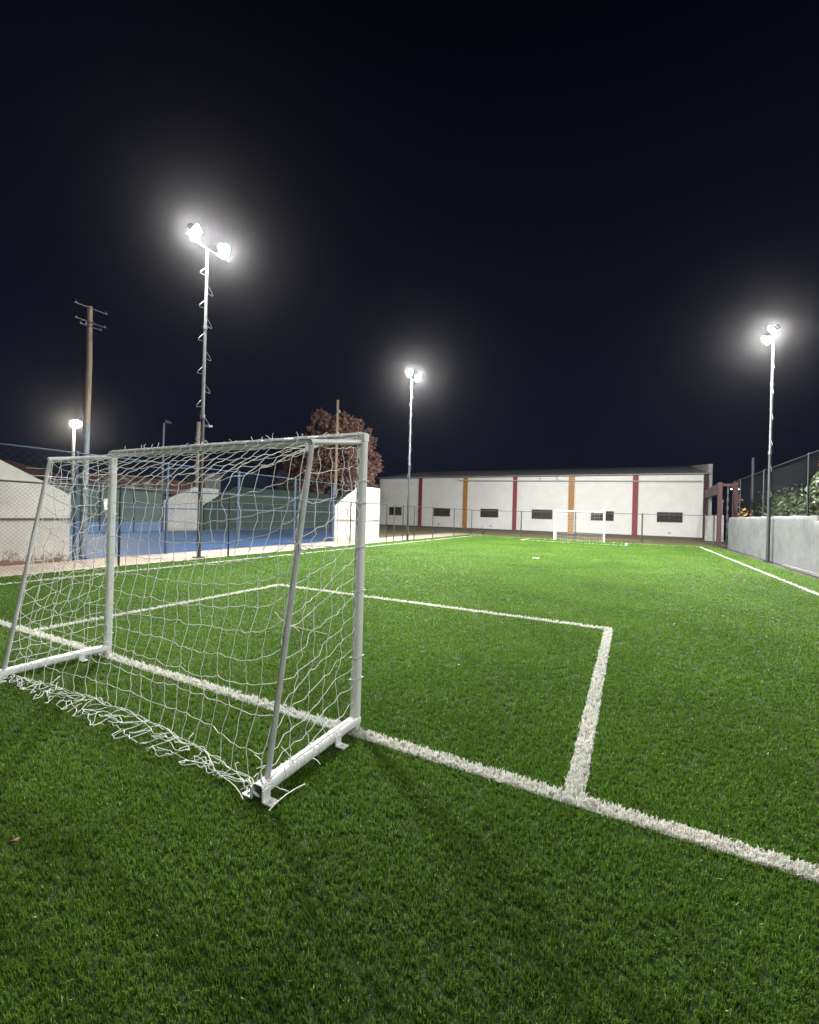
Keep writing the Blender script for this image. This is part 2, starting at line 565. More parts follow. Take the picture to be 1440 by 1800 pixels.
GL, GR_, GY = -4.645, -1.655, 2.485
ROOT = ((GL + GR_) / 2, GY, 0)
goal = thing('football_goal', ROOT, 'near white portable goal with sagging frayed net standing on the goal line', 'goal', 'portable football goals')
P60 = rsq(0.058, 0.058, 0.012)
for gx in (GL, GR_):
    mb = MB(); mb.profile((gx, GY, 0.0), (gx, GY, 1.97 if gx == GL else 1.97), P60, (0, 1, 0)); mb.build('goal_post', m_white, goal, ROOT)
mb = MB(); mb.profile((GL - 0.031, GY, 2.001), (GR_ + 0.031, GY, 2.001), P60)
mb.build('crossbar', m_white, goal, ROOT)
BT = {GL: Vector((GL, 1.955, 1.875)), GR_: Vector((GR_, 1.955, 1.875))}
BB = {GL: Vector((GL, 1.68, 0.075)), GR_: Vector((GR_, 1.68, 0.075))}
for gx in (GL, GR_):
    mb = MB(); mb.tube([(gx, GY - 0.032, 1.965), (gx, 1.94, 1.885)], 0.0175, 14); mb.build('top_bar', m_white, goal, ROOT)
    mb = MB(); mb.tube([BT[gx] + Vector((0, 0.004, 0.012)), BB[gx]], 0.0155, 14)
    mb.tube([BB[gx].lerp(BT[gx], 0.40), BB[gx].lerp(BT[gx], 0.425)], 0.0175, 14)
    mb.build('stay', m_alu, goal, ROOT)
    mb = MB()
    bar = rsq(0.072, 0.062, 0.022, 5)
    hollow = [(x * 0.86, y * 0.84) for x, y in bar]
    p, q = (gx, 1.615, 0.062), (gx, GY + 0.02, 0.062)
    mb.profile(p, q, bar, caps=False)
    mb.profile(p, (gx, 1.80, 0.062), hollow, caps=False)
    d, a, b = mb.frame(p, q)
    nb = len(bar)
    vv = [Vector(p) + a * x + b * y for x, y in bar] + [Vector(p) + a * x + b * y for x, y in hollow]
    mb.add(vv, [(j, (j + 1) % nb, nb + (j + 1) % nb, nb + j) for j in range(nb)])
    mb.profile((gx, 1.86, 0.0945), (gx, 2.40, 0.0945), rsq(0.026, 0.010, 0.004, 2))          # raised rib
    vv = [Vector(q) + a * x + b * y for x, y in bar]
    mb.add(vv, [tuple(range(nb))])
    gb = mb.build('ground_bar', m_white, goal, ROOT)
    for yy, sides in ((1.635, (-1, 1)), (2.24, (1,))):
        for sd in sides:
            if gx == GL and yy > 2: sd = 1
            k = MB()
            x0 = gx + sd * 0.040
            wv = 0.055
            k.span((x0 - 0.004, yy - wv / 2, 0.012), (x0 + 0.004, yy + wv / 2, 0.075))
            k.span((min(x0 + sd * 0.004, x0 + sd * 0.062), yy - wv / 2, 0.012), (max(x0 + sd * 0.004, x0 + sd * 0.062), yy + wv / 2, 0.020))
            br = k.build('foot_bracket', m_white, gb, ROOT)
            k = MB(); k.tube([(x0 + sd * 0.036, yy, 0.020), (x0 + sd * 0.036, yy, 0.027)], 0.010, 6)
            k.v, k.f, k.sm = k.v, k.f, k.sm
            for p_ in range(len(k.f)): k.sm[p_] = False
            br2 = k.build('bolt', m_alu, gb, ROOT)

# net of the near goal
mb = MB()
NR = 0.0024
NC = 22
xs = np.linspace(GL + 0.03, GR_ - 0.03, NC + 1)
def rear_top(u):
    sagv = 0.205 * (1 - abs(2 * u - 1) ** 2.6)
    return 1.965 + 0.02 * (1 - abs(2 * u - 1) ** 2), 1.855 - sagv
def heap_y(u):
    return 1.72 + 0.13 * math.sin(math.pi * u) - 0.05 * u
RT, RB = 5, 12
grid = []
jit = lambda s: random.gauss(0, s)
colshift = [jit(0.006) for _ in xs]
for j in range(RT + RB + 1):
    row = []
    for i, x in enumerate(xs):
        u = i / NC
        ry, rz = rear_top(u)
        gather = 0.0
        if j <= RT:
            t = j / RT
            y = GY - 0.02 + (ry - GY + 0.02) * t
            z = 1.995 + (rz - 1.995) * t + 0.012 * math.sin(math.pi * t)
            if j == 0: z = 2.0
        else:
            t = (j - RT) / RB
            hy = heap_y(u)
            y = ry + (hy - ry) * (t ** 1.15)
            z = rz + (0.035 - rz) * t
        # rows droop away from the stays where the net is tied
        edge = min(u, 1 - u)
        if j > RT and j < RT + RB:
            tt = (j - RT) / RB
            z += 0.10 * math.exp(-edge / 0.05) * math.sin(math.pi * tt)
            y += 0.02 * math.sin(u * 9 + j * 1.7)
        amp = 0.0 if j == 0 else 0.008
        row.append((x + colshift[i] + jit(amp), y + jit(amp), max(0.03, z + jit(amp * 0.8))))
    grid.append(row)
net_mesh(grid, mb, NR, wig=0.0065, sag=0.007)
# heap on the turf behind the goal: the surplus net folded over itself
hg = []
HR = 5
for j in range(HR):
    row = []
    for i, x in enumerate(xs):
        u = i / NC
        hy = heap_y(u)
        env = 0.06 + 0.25 * math.sin(math.pi * min(1, max(0, (u * 1.05)))) ** 0.8
        ph = (0, 0.60, 0.30, 1.0, 0.72)[j]
        y = hy - env * ph * 0.75 + jit(0.020)
        z = 0.034 + 0.022 * abs(jit(1)) * (0.4 + 0.6 * math.sin(math.pi * u))
        xx = x + jit(0.022) + 0.05 * math.sin(j * 2.1 + u * 5)
        row.append((min(max(xx, GL + 0.02), GR_ - 0.05), y, z))
    hg.append(row)
hg[0] = grid[-1]
net_mesh(hg, mb, NR, wig=0.016, sag=0.0, seg=5, skip=0.36)
# a rolled rope of gathered net along the heap
for rep in range(1):
    path = []
    for k in range(60):
        u = k / 59
        x = GL + 0.1 + (GR_ - GL - 0.14) * u
        y = heap_y(u) - 0.02 - 0.012 * rep + 0.014 * math.sin(u * 40 + rep * 2.1) - (0.10 * max(0, u - 0.82) / 0.18)
        path.append((x, y, 0.045 + 0.010 * math.cos(u * 40 + rep * 2.1) + 0.01 * rep))
    mb.tube(path, NR * 1.1, 5, False)
# loose ends in the heap
for k in range(16):
    u = random.uniform(0.04, 0.97)
    x, y = GL + (GR_ - GL) * u, heap_y(u) - random.uniform(-0.03, 0.24) * math.sin(math.pi * min(1, u * 1.1))
    a_ = random.uniform(0, 6.28)
    Lh = random.uniform(0.05, 0.12)
    p = Vector((x, y, 0.04)); q = p + Vector((math.cos(a_) * Lh, math.sin(a_) * Lh, random.uniform(0.0, 0.035)))
    m_ = (p + q) / 2 + Vector((jit(0.02), jit(0.02), 0.012))
    mb.tube([p, p.lerp(m_, 0.6), m_, m_.lerp(q, 0.6), q], NR, 5, False)
# side panels
for gx in (GL, GR_):
    sgn = 1 if gx == GR_ else -1
    T0 = BT[gx]; B0 = BB[gx]
    rows, cols = 15, 5
    sg = []
    for j in range(rows + 1):
        t = j / rows
        row = []
        zp = 1.93 - 1.86 * t
        zs = 1.86 - 1.80 * min(1, t * (1.06 if gx == GR_ else 1.0) + 0.10 * math.sin(math.pi * t))
        zs = max(zs, 0.10)
        # clumps where the net is tied to the stay
        for zc in (1.28, 0.86):
            zs += (zc - zs) * 0.72 * math.exp(-((zs - zc) / 0.12) ** 2) if gx == GR_ else 0
        st = B0.lerp(T0, (zs - B0.z) / (T0.z - B0.z))
        for i in range(cols + 1):
            s_ = i / cols
            x = gx + 0.02 * math.sin(math.pi * s_) * math.sin(t * 7) + (jit(0.010) if 0 < i < cols else 0)
            y = st.y + (GY - 0.034 - st.y) * s_
            z = zs + (zp - zs) * (s_ ** 1.15) + 0.012 * math.sin(i * 2.2 + j) + (jit(0.010) if 0 < i < cols else 0)
            if i == 0: y -= 0.0
            row.append((x - sgn * 0.004, y + (jit(0.010) if 0 < i < cols else 0), z))
        sg.append(row)
    net_mesh(sg, mb, NR, wig=0.013, sag=0.004)
    # lacing round the stay, the post and the crossbar
    for zc in np.linspace(0.2, 1.85, 12):
        pts = []
        for k in range(9):
            a_ = 2 * math.pi * k / 8
            pts.append((gx + 0.037 * max(-1, min(1, 1.35 * math.cos(a_))), GY + 0.037 * max(-1, min(1, 1.35 * math.sin(a_))), zc + 0.008 * math.cos(a_)))
        if random.random() < 0.45: mb.tube(pts, NR * 0.9, 5, False)
    # cord laced down along the stay
    for rep in range(2):
        path = []
        for k in range(40):
            t = k / 39
            st = T0.lerp(B0, t * 0.62)
            off = 0.030 + 0.030 * math.sin(t * 11 + rep)
            path.append((st.x - sgn * (0.012 + 0.02 * rep), st.y + off * (0.5 if rep else -0.8) * (1 if gx == GR_ else -0.6), st.z + jit(0.004)))
        mb.tube(path, NR * 1.1, 5, False)
# tails of cord
def tail(p, q, bend=0.02):
    p, q = Vector(p), Vector(q)
    m_ = (p + q) / 2 + Vector((jit(bend), jit(bend), abs(jit(bend))))
    mb.tube([p, p.lerp(m_, .5) + Vector((0, 0, bend * .3)), m_, m_.lerp(q, .5) + Vector((0, 0, bend * .2)), q], NR * 1.1, 5, False)
st = lambda z, gx=GR_: B0.lerp(T0, (z - B0.z) / (T0.z - B0.z)) if gx == GR_ else BB[GL].lerp(BT[GL], (z - BB[GL].z) / (BT[GL].z - BB[GL].z))
a0 = st(1.29); tail(a0, (a0.x + 0.14, a0.y + 0.20, a0.z - 0.01), 0.004); tail(a0, (a0.x + 0.05, a0.y + 0.06, a0.z - 0.02), 0.006)
a0 = st(0.86); tail(a0, (a0.x + 0.13, a0.y + 0.18, a0.z - 0.07), 0.004); tail(a0, (a0.x - 0.07, a0.y - 0.03, a0.z + 0.07), 0.006)
for k in range(6):
    a0 = st(random.choice((1.29, 0.86)) + jit(0.02)); tail(a0, (a0.x + jit(0.04), a0.y + jit(0.05), a0.z + jit(0.06)), 0.012)
a0 = st(1.80, GL); tail(a0, (a0.x - 0.24, a0.y - 0.06, a0.z + 0.005), 0.004)
for k in range(26):                                  # tied ends standing on the crossbar
    x = random.uniform(GL + 0.1, GR_ - 0.05)
    hh = random.uniform(0.008, 0.05)
    p = Vector((x, GY + random.uniform(-0.02, 0.02), 2.033)); q = p + Vector((jit(0.025), jit(0.02), hh))
    mb.tube([p, p.lerp(q, .5) + Vector((jit(.01), 0, 0.006)), q], NR, 5, False)
for i, x in enumerate(xs):                           # ties over the crossbar
    mb.tube([(x, GY - 0.036, 1.972), (x + 0.004, GY - 0.036, 2.03), (x + 0.008, GY - 0.02, 2.036), (x + 0.006, GY + 0.034, 2.035), (x + 0.002, GY + 0.036, 1.975)], NR, 5, False)
path = [(GL + (GR_ - GL) * k / 60, GY - 0.036, 2.024 + 0.004 * math.sin(k * 1.3)) for k in range(61)]
mb.tube(path, NR * 1.1, 5, False)
path = [(GL + (GR_ - GL) * k / 60, GY - 0.01 + 0.006 * math.sin(k), 2.036) for k in range(61)]
mb.tube(path, NR * 1.1, 5, False)
for k in range(14):                                  # cords wrapped at the rear foot and along the ground bar
    y = random.uniform(1.66, 2.3)
    for gx in (GL, GR_):
        a_ = jit(0.3)
        mb.tube([(gx - 0.043, y + 0.02, 0.05), (gx - 0.03, y + 0.01, 0.092), (gx, y, 0.0985), (gx + 0.03, y - 0.01 + 0.02 * a_, 0.092), (gx + 0.044, y - 0.02, 0.055)], NR * 0.9, 5, False)
for k in range(8):
    p = Vector((GR_ + jit(0.02) - 0.01, 1.66 + jit(0.02), 0.09)); q = p + Vector((jit(0.07) - 0.03, jit(0.05) + 0.02, jit(0.04) + 0.02))
    tail(p, q, 0.02)
for (p, q) in (((GR_ + 0.045, 1.98, 0.06), (GR_ + 0.115, 1.97, 0.05)), ((GR_ + 0.03, 1.70, 0.05), (GR_ + 0.11, 1.72, 0.035)), ((GR_ - 0.03, 1.88, 0.10), (GR_ - 0.08, 1.86, 0.15))):
    tail(p, q, 0.006)
mb.build('net', m_cord, goal, ROOT)

mb = MB()
mb.tube([(-1.505, 1.80, 0.042), (-1.512, 1.74, 0.050), (-1.520, 1.68, 0.051), (-1.522, 1.62, 0.048), (-1.520, 1.56, 0.040)], 0.0030, 6)
tag(mb.build('cut_cord', m_cord), "short cut white cord lying on the grass beside the near goal's right foot", 'cord')

# ------------------------------------------------------------------ far goal
FY = 29.72
ROOT = (-3.02, FY, 0)
fg = thing('football_goal', ROOT, 'far white goal standing in front of the warehouse fence', 'goal', 'portable football goals')
FL, FR = -4.52, -1.52
for gx in (FL, FR):
    mb = MB(); mb.profile((gx, FY, 0), (gx, FY, 1.88), rsq(0.075, 0.075, 0.012), (0, 1, 0)); mb.build('goal_post', m_white, fg, ROOT)
    mb = MB(); mb.tube([(gx, FY, 1.90), (gx, FY + 0.55, 1.80)], 0.022, 8); mb.build('top_bar', m_white, fg, ROOT)
    mb = MB(); mb.tube([(gx, FY + 0.53, 1.80), (gx, FY + 0.85, 0.07)], 0.022, 8); mb.build('stay', m_white, fg, ROOT)
    mb = MB(); mb.profile((gx, FY + 0.05, 0.05), (gx, FY + 0.88, 0.05), rsq(0.08, 0.066, 0.02)); mb.build('ground_bar', m_white, fg, ROOT)
mb = MB(); mb.profile((FL - 0.05, FY, 1.93), (FR + 0.05, FY, 1.93), rsq(0.075, 0.075, 0.012)); mb.build('crossbar', m_white, fg, ROOT)
mb = MB()
gr = []
for j in range(13):
    row = []
    for i in range(21):
        u = i / 20
        if j < 4: y, z = FY + 0.55 * j / 4, 1.95 - 0.12 * j / 4 - 0.15 * (1 - abs(2 * u - 1) ** 2) * j / 4
        else:
            t = (j - 4) / 8
            y, z = FY + 0.55 + 0.25 * t, (1.83 - 0.15 * (1 - abs(2 * u - 1) ** 2)) * (1 - t) + 0.05 * t
        row.append((FL + (FR - FL) * u + jit(0.01), y + jit(0.01), z + jit(0.01)))
    gr.append(row)
net_mesh(gr, mb, 0.0022, 0.0, 0.004, 2)
mb.build('net', m_cord, fg, ROOT)

# ------------------------------------------------------------------ floodlight poles
def floodpole(x, y, H, face, label, low=4.2, lens=None, yaw=0.0, down=34):
    ROOT = (x, y, 0)
    t = thing('floodlight_pole', ROOT, label, 'floodlight pole', 'floodlight poles round the pitch')
    mb = MB(); mb.tube([(x, y, 0.02), (x, y, low), ], [0.062, 0.060], 16); mb.build('pole', m_darksteel, t, ROOT)
    mb = MB(); mb.tube([(x, y, low), (x, y, H - 0.12)], [0.050, 0.038], 16)
    mb.tube([(x, y, low + 2.6), (x, y, low + 2.72)], [0.056, 0.056], 16); mb.build('upper_pole', m_galv, t, ROOT)
    mb = MB(); mb.tube([(x, y, low - 0.05), (x, y, low + 0.06)], 0.070, 16); mb.build('collar', m_galv, t, ROOT)
    mb = MB(); mb.box((x, y, 0.012), (0.26, 0.26, 0.024))
    for a_ in (-1, 1):
        for b_ in (-1, 1): mb.tube([(x + a_ * .1, y + b_ * .1, 0.02), (x + a_ * .1, y + b_ * .1, 0.055)], 0.013, 6)
    mb.build('base_plate', m_darksteel, t, ROOT)
    mb = MB(); mb.box((x, y, H - 0.10), (0.04, 1.14, 0.03)); mb.build('crossarm', m_black, t, ROOT)
    sg = 1 if face > 0 else -1
    for dy in (-0.50, 0.50):
        # head: a tilted shallow housing with cooling fins and a bracket
        tilt, yw = R(down), R(yaw)
        cx, cz = x + sg * 0.10, H + 0.10
        ny = Vector((sg * math.cos(tilt) * math.cos(yw), math.cos(tilt) * math.sin(yw), -math.sin(tilt)))   # light direction
        uy = Vector((sg * math.sin(tilt) * math.cos(yw), math.sin(tilt) * math.sin(yw), math.cos(tilt)))    # in-plane up
        vy = ny.cross(uy)
        cc = Vector((cx, y + dy, cz))
        def pt(a, b, c): return cc + vy * a + uy * b + ny * c
        mb = MB()
        wd, hd = 0.25, 0.185
        nn_ = 28
        el = lambda k, f: (wd * f * abs(math.cos(6.2832 * k / nn_)) ** 0.8 * (1 if math.cos(6.2832 * k / nn_) > 0 else -1), hd * f * abs(math.sin(6.2832 * k / nn_)) ** 0.8 * (1 if math.sin(6.2832 * k / nn_) > 0 else -1))
        rings = [(0.62, -.11), (0.72, -.09), (1.0, 0.0), (1.0, .04), (0.93, .04), (0.93, .03)]
        v = [pt(*el(k, f), w_) for f, w_ in rings for k in range(nn_)]
        mb.add(v, [(r_ * nn_ + k, r_ * nn_ + (k + 1) % nn_, (r_ + 1) * nn_ + (k + 1) % nn_, (r_ + 1) * nn_ + k) for r_ in range(5) for k in range(nn_)])
        mb.add(v[:nn_], [tuple(range(nn_))])
        for k in range(6):
            a_ = -0.13 + 0.052 * k
            mb.add([pt(a_ - .004, -hd * .5, -.10), pt(a_ + .004, -hd * .5, -.10), pt(a_ + .004, hd * .5, -.10), pt(a_ - .004, hd * .5, -.10),
                    pt(a_ - .004, -hd * .4, -.16), pt(a_ + .004, -hd * .4, -.16), pt(a_ + .004, hd * .4, -.16), pt(a_ - .004, hd * .4, -.16)],
                   [(4, 5, 6, 7), (0, 1, 5, 4), (1, 2, 6, 5), (2, 3, 7, 6), (3, 0, 4, 7)])
        for a_ in (-wd - .012, wd + .012):
            mb.tube([pt(a_, 0, .0), (cc.x - sg * 0.08, cc.y + a_, H - 0.075), (cc.x - sg * 0.09, cc.y, H - 0.07)], 0.008, 6)
        hd_ = mb.build('flood_lamp', m_darksteel, t, ROOT)
        mb = MB()
        mb.add([pt(*el(k, .925), .034) for k in range(nn_)], [tuple(range(nn_))])
        o = mb.build('lens', lens or m_lens, hd_, ROOT)
        # make the lens face the pitch
        if o.data.polygons[0].normal.dot(ny) < 0: o.data.flip_normals()
    mb = None
    z, k = 2.6, 0
    while z < H - 0.5:
        sd = 1 if k % 2 else -1
        q = MB()
        q.tube([(x, y + sd * 0.035, z + 0.14), (x + 0.01, y + sd * 0.12, z + 0.06), (x + 0.01, y + sd * 0.215, z - 0.06), (x, y + sd * 0.22, z - 0.09), (x - 0.01, y + sd * 0.20, z - 0.10), (x - 0.01, y + sd * 0.11, z - 0.09), (x, y + sd * 0.035, z - 0.085)], 0.0085, 6)
        q.build('climbing_rung', m_galv, t, ROOT)
        z += 0.49; k += 1
    return t
floodpole(-11.42, 8.56, 9.30, 1, 'tall floodlight pole with triangular climbing rungs behind the near goal, nearest to the blue court', yaw=38)
floodpole(-10.98, 21.16, 9.02, 1, 'floodlight pole by the fence between the russet tree and the warehouse', yaw=12)
floodpole(4.70, 21.13, 8.68, -1, 'floodlight pole standing against the grey wall on the right', yaw=6)
floodpole(4.70, -0.6, 9.05, -1, 'unseen floodlight pole added beside the camera to light the back of the near goal', lens=emit('added_fill_lens', (1.0, 0.985, 0.945), FLOOD * 0.11), yaw=58, down=24)  # added out-of-view pole, dim fill for the goal's back faces

# ------------------------------------------------------------------ fences
def chainlink(mb, A, B, z0, z1, cell, r):
    """two layers of slanted wires between points A and B (xy)"""
    A, B = Vector((*A, 0)), Vector((*B, 0))
    L = (B - A).length
    d = (B - A) / L
    nrm = Vector((-d.y, d.x, 0))
    Hh = z1 - z0
    for sgn in (1, -1):
        s0 = -Hh if sgn > 0 else 0
        k = s0
        top = L if sgn > 0 else L + Hh
        while k < top:
            # wire from (k, z0) to (k + sgn*Hh, z1)
            a, b = k, k + sgn * Hh
            ta, tb = 0.0, 1.0
            for lim, lo in ((0.0, True), (L, False)):
                if abs(b - a) < 1e-9: continue
                t = (lim - a) / (b - a)
                if lo:
                    if a < 0: ta = max(ta, t)
                    if b < 0: tb = min(tb, t)
                else:
                    if a > L: ta = max(ta, t)
                    if b > L: tb = min(tb, t)
            if tb > ta + 1e-4:
                p = A + d * (a + (b - a) * ta) + nrm * (0.003 * sgn) + Vector((0, 0, z0 + Hh * ta))
                q = A + d * (a + (b - a) * tb) + nrm * (0.003 * sgn) + Vector((0, 0, z0 + Hh * tb))
                mb.tube([p, q], r, 3, False)
            k += cell

def fence(name, pts, posts, H, label, cat, group, mp, mw, pr, rr, rails, cell=0.085, wr=0.0016, z0=0.03, off=0.0):
    ROOT = (*pts[0], z0 - 0.03)
    t = thing(name, ROOT, label, cat, group)
    for (x, y) in posts:
        q = MB(); q.tube([(x, y, ROOT[2] - 0.01), (x, y, H + 0.02)], pr, 10)
        q.tube([(x, y, H + 0.02), (x, y, H + 0.05)], [pr * 1.15, pr * 0.5], 10); q.build('post', mp, t, ROOT)
    for (zr, r_) in rails:
        q = MB()
        for a, b in zip(pts[:-1], pts[1:]): q.tube([(*a, zr), (*b, zr)], r_, 8)
        q.build('rail', mp, t, ROOT)
    if cell:
        q = MB()
        for a, b in zip(pts[:-1], pts[1:]): chainlink(q, a, b, z0, H - 0.02, cell, wr)
        q.build('wire_mesh', mw, t, ROOT)
    return t
FX = -11.15
fence('pitch_fence', [(FX, -4), (FX, 19.13)], [(FX, y) for y in (-3.3, -0.1, 2.95, 6.16, 9.39, 12.6, 15.93, 19.13)], 1.92,
      'low dark chain link fence along the paving on the left of the pitch', 'fence', 'low fences round the pitch', m_darksteel, m_galv, 0.026, 0.020, [(1.92, 0.020)], 0.085, 0.0022)
fence('pitch_fence', [(-11.0, 19.64), (-10.85, 31.5)], [(-11.0, 19.64), (-10.98, 20.6), (-10.95, 21.9), (-10.92, 24.4), (-10.88, 27.9), (-10.85, 31.5)], 1.88,
      'low dark fence between the middle floodlight pole and the far left corner', 'fence', 'low fences round the pitch', m_darksteel, m_wire, 0.026, 0.018, [(1.88, 0.018)], 0.16, 0.0012)
fence('pitch_fence', [(-10.85, 31.75), (4.5, 31.75)], [(-7.15, 31.75), (-3.45, 31.75), (0.62, 31.75), (4.45, 31.75)], 1.86,
      'low dark fence behind the far goal in front of the warehouse', 'fence', 'low fences round the pitch', m_darksteel, m_wire, 0.045, 0.018, [(1.86, 0.018)], 0.16, 0.0012)
CX = -13.12
fence('court_fence', [(CX, -2), (CX, 21.6)], [(CX, y) for y in (0.4, 3.2, 6.12, 8.65, 11.45, 14.5, 17.24, 21.5)], 2.85,
      'tall blue court fence with light rails between the two pale concrete walls', 'fence', 'blue fences of the court', m_bluesteel, m_bluewire, 0.042, 0.018, [(2.85, 0.018), (1.44, 0.022), (0.70, 0.008), (2.05, 0.006)], 0.20, 0.0011)
# far side of the court: low blue wall, green windscreen, posts
BX = -25.4
ROOT = (BX, 5, 0)
t = thing('court_fence', ROOT, 'far court fence with green windscreen above a light blue low wall', 'fence', 'blue fences of the court')
q = MB(); q.span((BX - 0.12, -2, 0), (BX, 16.5, 0.58)); q.build('low_wall', m_bluewall, t, ROOT)
for k, (ya, yb) in enumerate(((-2, 2.2), (2.3, 6.4), (6.5, 10.6), (10.7, 13.0), (13.06, 16.45))):
    q = MB()
    n_ = 14
    vs = []
    for i in range(n_ + 1):
        for z in (0.6, 1.4, 2.35):
            vs.append((BX - 0.06 + 0.025 * math.sin(i * 1.7 + z * 2), ya + (yb - ya) * i / n_, z))
    q.add(vs, [(i * 3 + j, i * 3 + j + 1, i * 3 + j + 4, i * 3 + j + 3) for i in range(n_) for j in range(2)], True)
    q.build('windscreen', m_screen, t, ROOT)
for y in (-2, 2.25, 6.45, 8.5, 10.65, 12.2, 13.03, 14.8, 16.48):
    q = MB(); q.tube([(BX, y, 0), (BX, y, 2.8)], 0.04, 8); q.build('post', m_bluesteel, t, ROOT)
q = MB()
for z in (2.36, 2.8, 1.45): q.tube([(BX, -2, z), (BX, 16.48, z)], 0.02, 6)
q.build('rail', m_bluesteel, t, ROOT)

def wall(name, poly, x0, x1, m, label, group=None, joint=None, cap=None):
    ROOT = (x0, poly[0][0], 0)
    t = thing(name, ROOT, label, 'wall', group)
    q = MB(); q.prism(poly, 'x', x0, x1); q.build('wall_panel', m, t, ROOT)
    if joint:
        q = MB(); ya, yb, z = joint
        xf = max(x0, x1)
        q.span((xf, ya, z - 0.028), (xf + 0.006, yb, z + 0.028)); q.build('joint_band', m_joint, t, ROOT)
    if cap:
        q = MB()
        for (ya, za), (yb, zb) in zip(cap[:-1], cap[1:]):
            q.prism([(ya, za + 0.003), (yb, zb + 0.003), (yb, zb + 0.05), (ya, za + 0.05)], 'x', min(x0, x1) - 0.02, max(x0, x1) + 0.02)
        q.build('coping', m_white, t, ROOT)
    return t
G = 'concrete side walls of the court'
wall('court_wall', [(-2.0, 0), (5.98, 0), (5.98, 1.72), (3.3, 3.12), (-2.0, 3.12)], -13.24, -13.06, m_concrete, 'stained pale concrete wall with sloping top behind the left end of the near goal', G, (-2.0, 5.98, 1.09))
wall('court_wall', [(17.35, 0), (21.55, 0), (21.55, 2.88), (19.6, 2.90), (17.35, 1.72)], -13.24, -13.06, m_concrete2, 'clean pale concrete wall with sloping top beside the near goal right post', G, (17.35, 21.55, 1.02))
wall('court_wall', [(16.55, 0), (20.4, 0), (20.4, 2.79), (18.64, 2.79), (16.55, 1.75)], -25.6, -25.35, m_concrete2, 'grey concrete wall on the far side of the court next to the green windscreen', G, None, [(16.55, 1.75), (18.64, 2.79)])
wall('court_wall', [(19.2, 0), (37, 0), (37, 3.06), (21.6, 3.06), (19.2, 1.66)], -25.3, -25.1, m_greenwall, 'long dark green wall at the back of the blue court', G)
q = MB()
ROOT = (-24.9, 20, 0)
t = thing('court_fence', ROOT, 'thin pale railing standing in front of the dark green wall', 'fence', 'blue fences of the court')
m_pale = mat('pale_blue_rail', (0.30, 0.36, 0.42), 0.5)
for y in np.arange(20, 36.1, 2.0):
    q = MB(); q.tube([(-24.9, y, 0), (-24.9, y, 1.9)], 0.02, 6); q.build('post', m_pale, t, ROOT)
for z in (0.55, 1.9):
    q = MB(); q.tube([(-24.9, 20, z), (-24.9, 36, z)], 0.018, 6); q.build('rail', m_pale, t, ROOT)

q = MB(); q.span((-13.02, 6.70, 1.36), (-12.90, 6.98, 1.66)); q.tube([(-12.96, 6.84, 1.36), (-12.96, 6.86, 1.22), (-12.96, 6.80, 1.16)], 0.035, 8); q.span((-13.10, 6.80, 1.2), (-13.02, 6.88, 1.6))
tag(q.build('meter_box', m_white), 'small white box mounted on the tall blue court fence beside the left goal post', 'box')
# ------------------------------------------------------------------ warehouse
WY = 44.5
ROOT = (-27.1, WY, 0)
wh = thing('warehouse', ROOT, 'long white warehouse with red and ochre pilasters and low barred windows', 'warehouse')
WX0, WX1, EZ, RZ, RY = -27.1, 6.05, 5.62, 7.55, 57.0
q = MB()
q.prism([(WY, -0.05), (2 * RY - WY, -0.05), (2 * RY - WY, EZ), (RY, RZ), (WY, EZ)], 'x', WX0 + 0.05, WX1 - 0.3)
q.build('wall', m_brick, wh, ROOT)
q = MB()
nn = 120
# corrugated sheet roof, two slopes
for (ya, za, yb, zb) in ((WY - 0.35, EZ + 0.03, RY, RZ + 0.06), (RY, RZ + 0.06, 2 * RY - WY + 0.3, EZ + 0.03)):
    vs = []
    for i in range(nn * 2 + 1):
        x = WX0 - 0.15 + (WX1 - 0.3 - WX0 + 0.15) * i / (nn * 2)
        o_ = 0.03 * (i % 2)
        vs += [(x, ya, za + o_), (x, yb, zb + o_)]
    q.add(vs, [(2 * i, 2 * i + 1, 2 * i + 3, 2 * i + 2) for i in range(nn * 2)])
q.span((WX0 - 0.1, WY - 0.36, EZ - 0.06), (WX1 - 0.32, WY - 0.30, EZ + 0.03))
rf = q.build('roof', m_roof, wh, ROOT)
q = MB()
q.prism([(WY - 0.02, -0.05), (2 * RY - WY, -0.05), (2 * RY - WY, EZ + 0.3), (RY, RZ + 0.12), (WY - 0.02, EZ + 0.80)], 'x', WX1 - 0.297, WX1)
q.build('end_parapet', m_sheet, wh, ROOT)
for (x, m, w) in ((-21.54, m_red, .40), (-16.11, m_ochre, .46), (-10.73, m_red, .40), (-5.25, m_ochre, .52), (0.25, m_red, .44), (5.60, m_redsteel, .34)):
    q = MB(); q.span((x - w / 2, WY - 0.12, 0), (x + w / 2, WY + 0.02, EZ - 0.08)); q.build('pilaster', m, wh, ROOT)
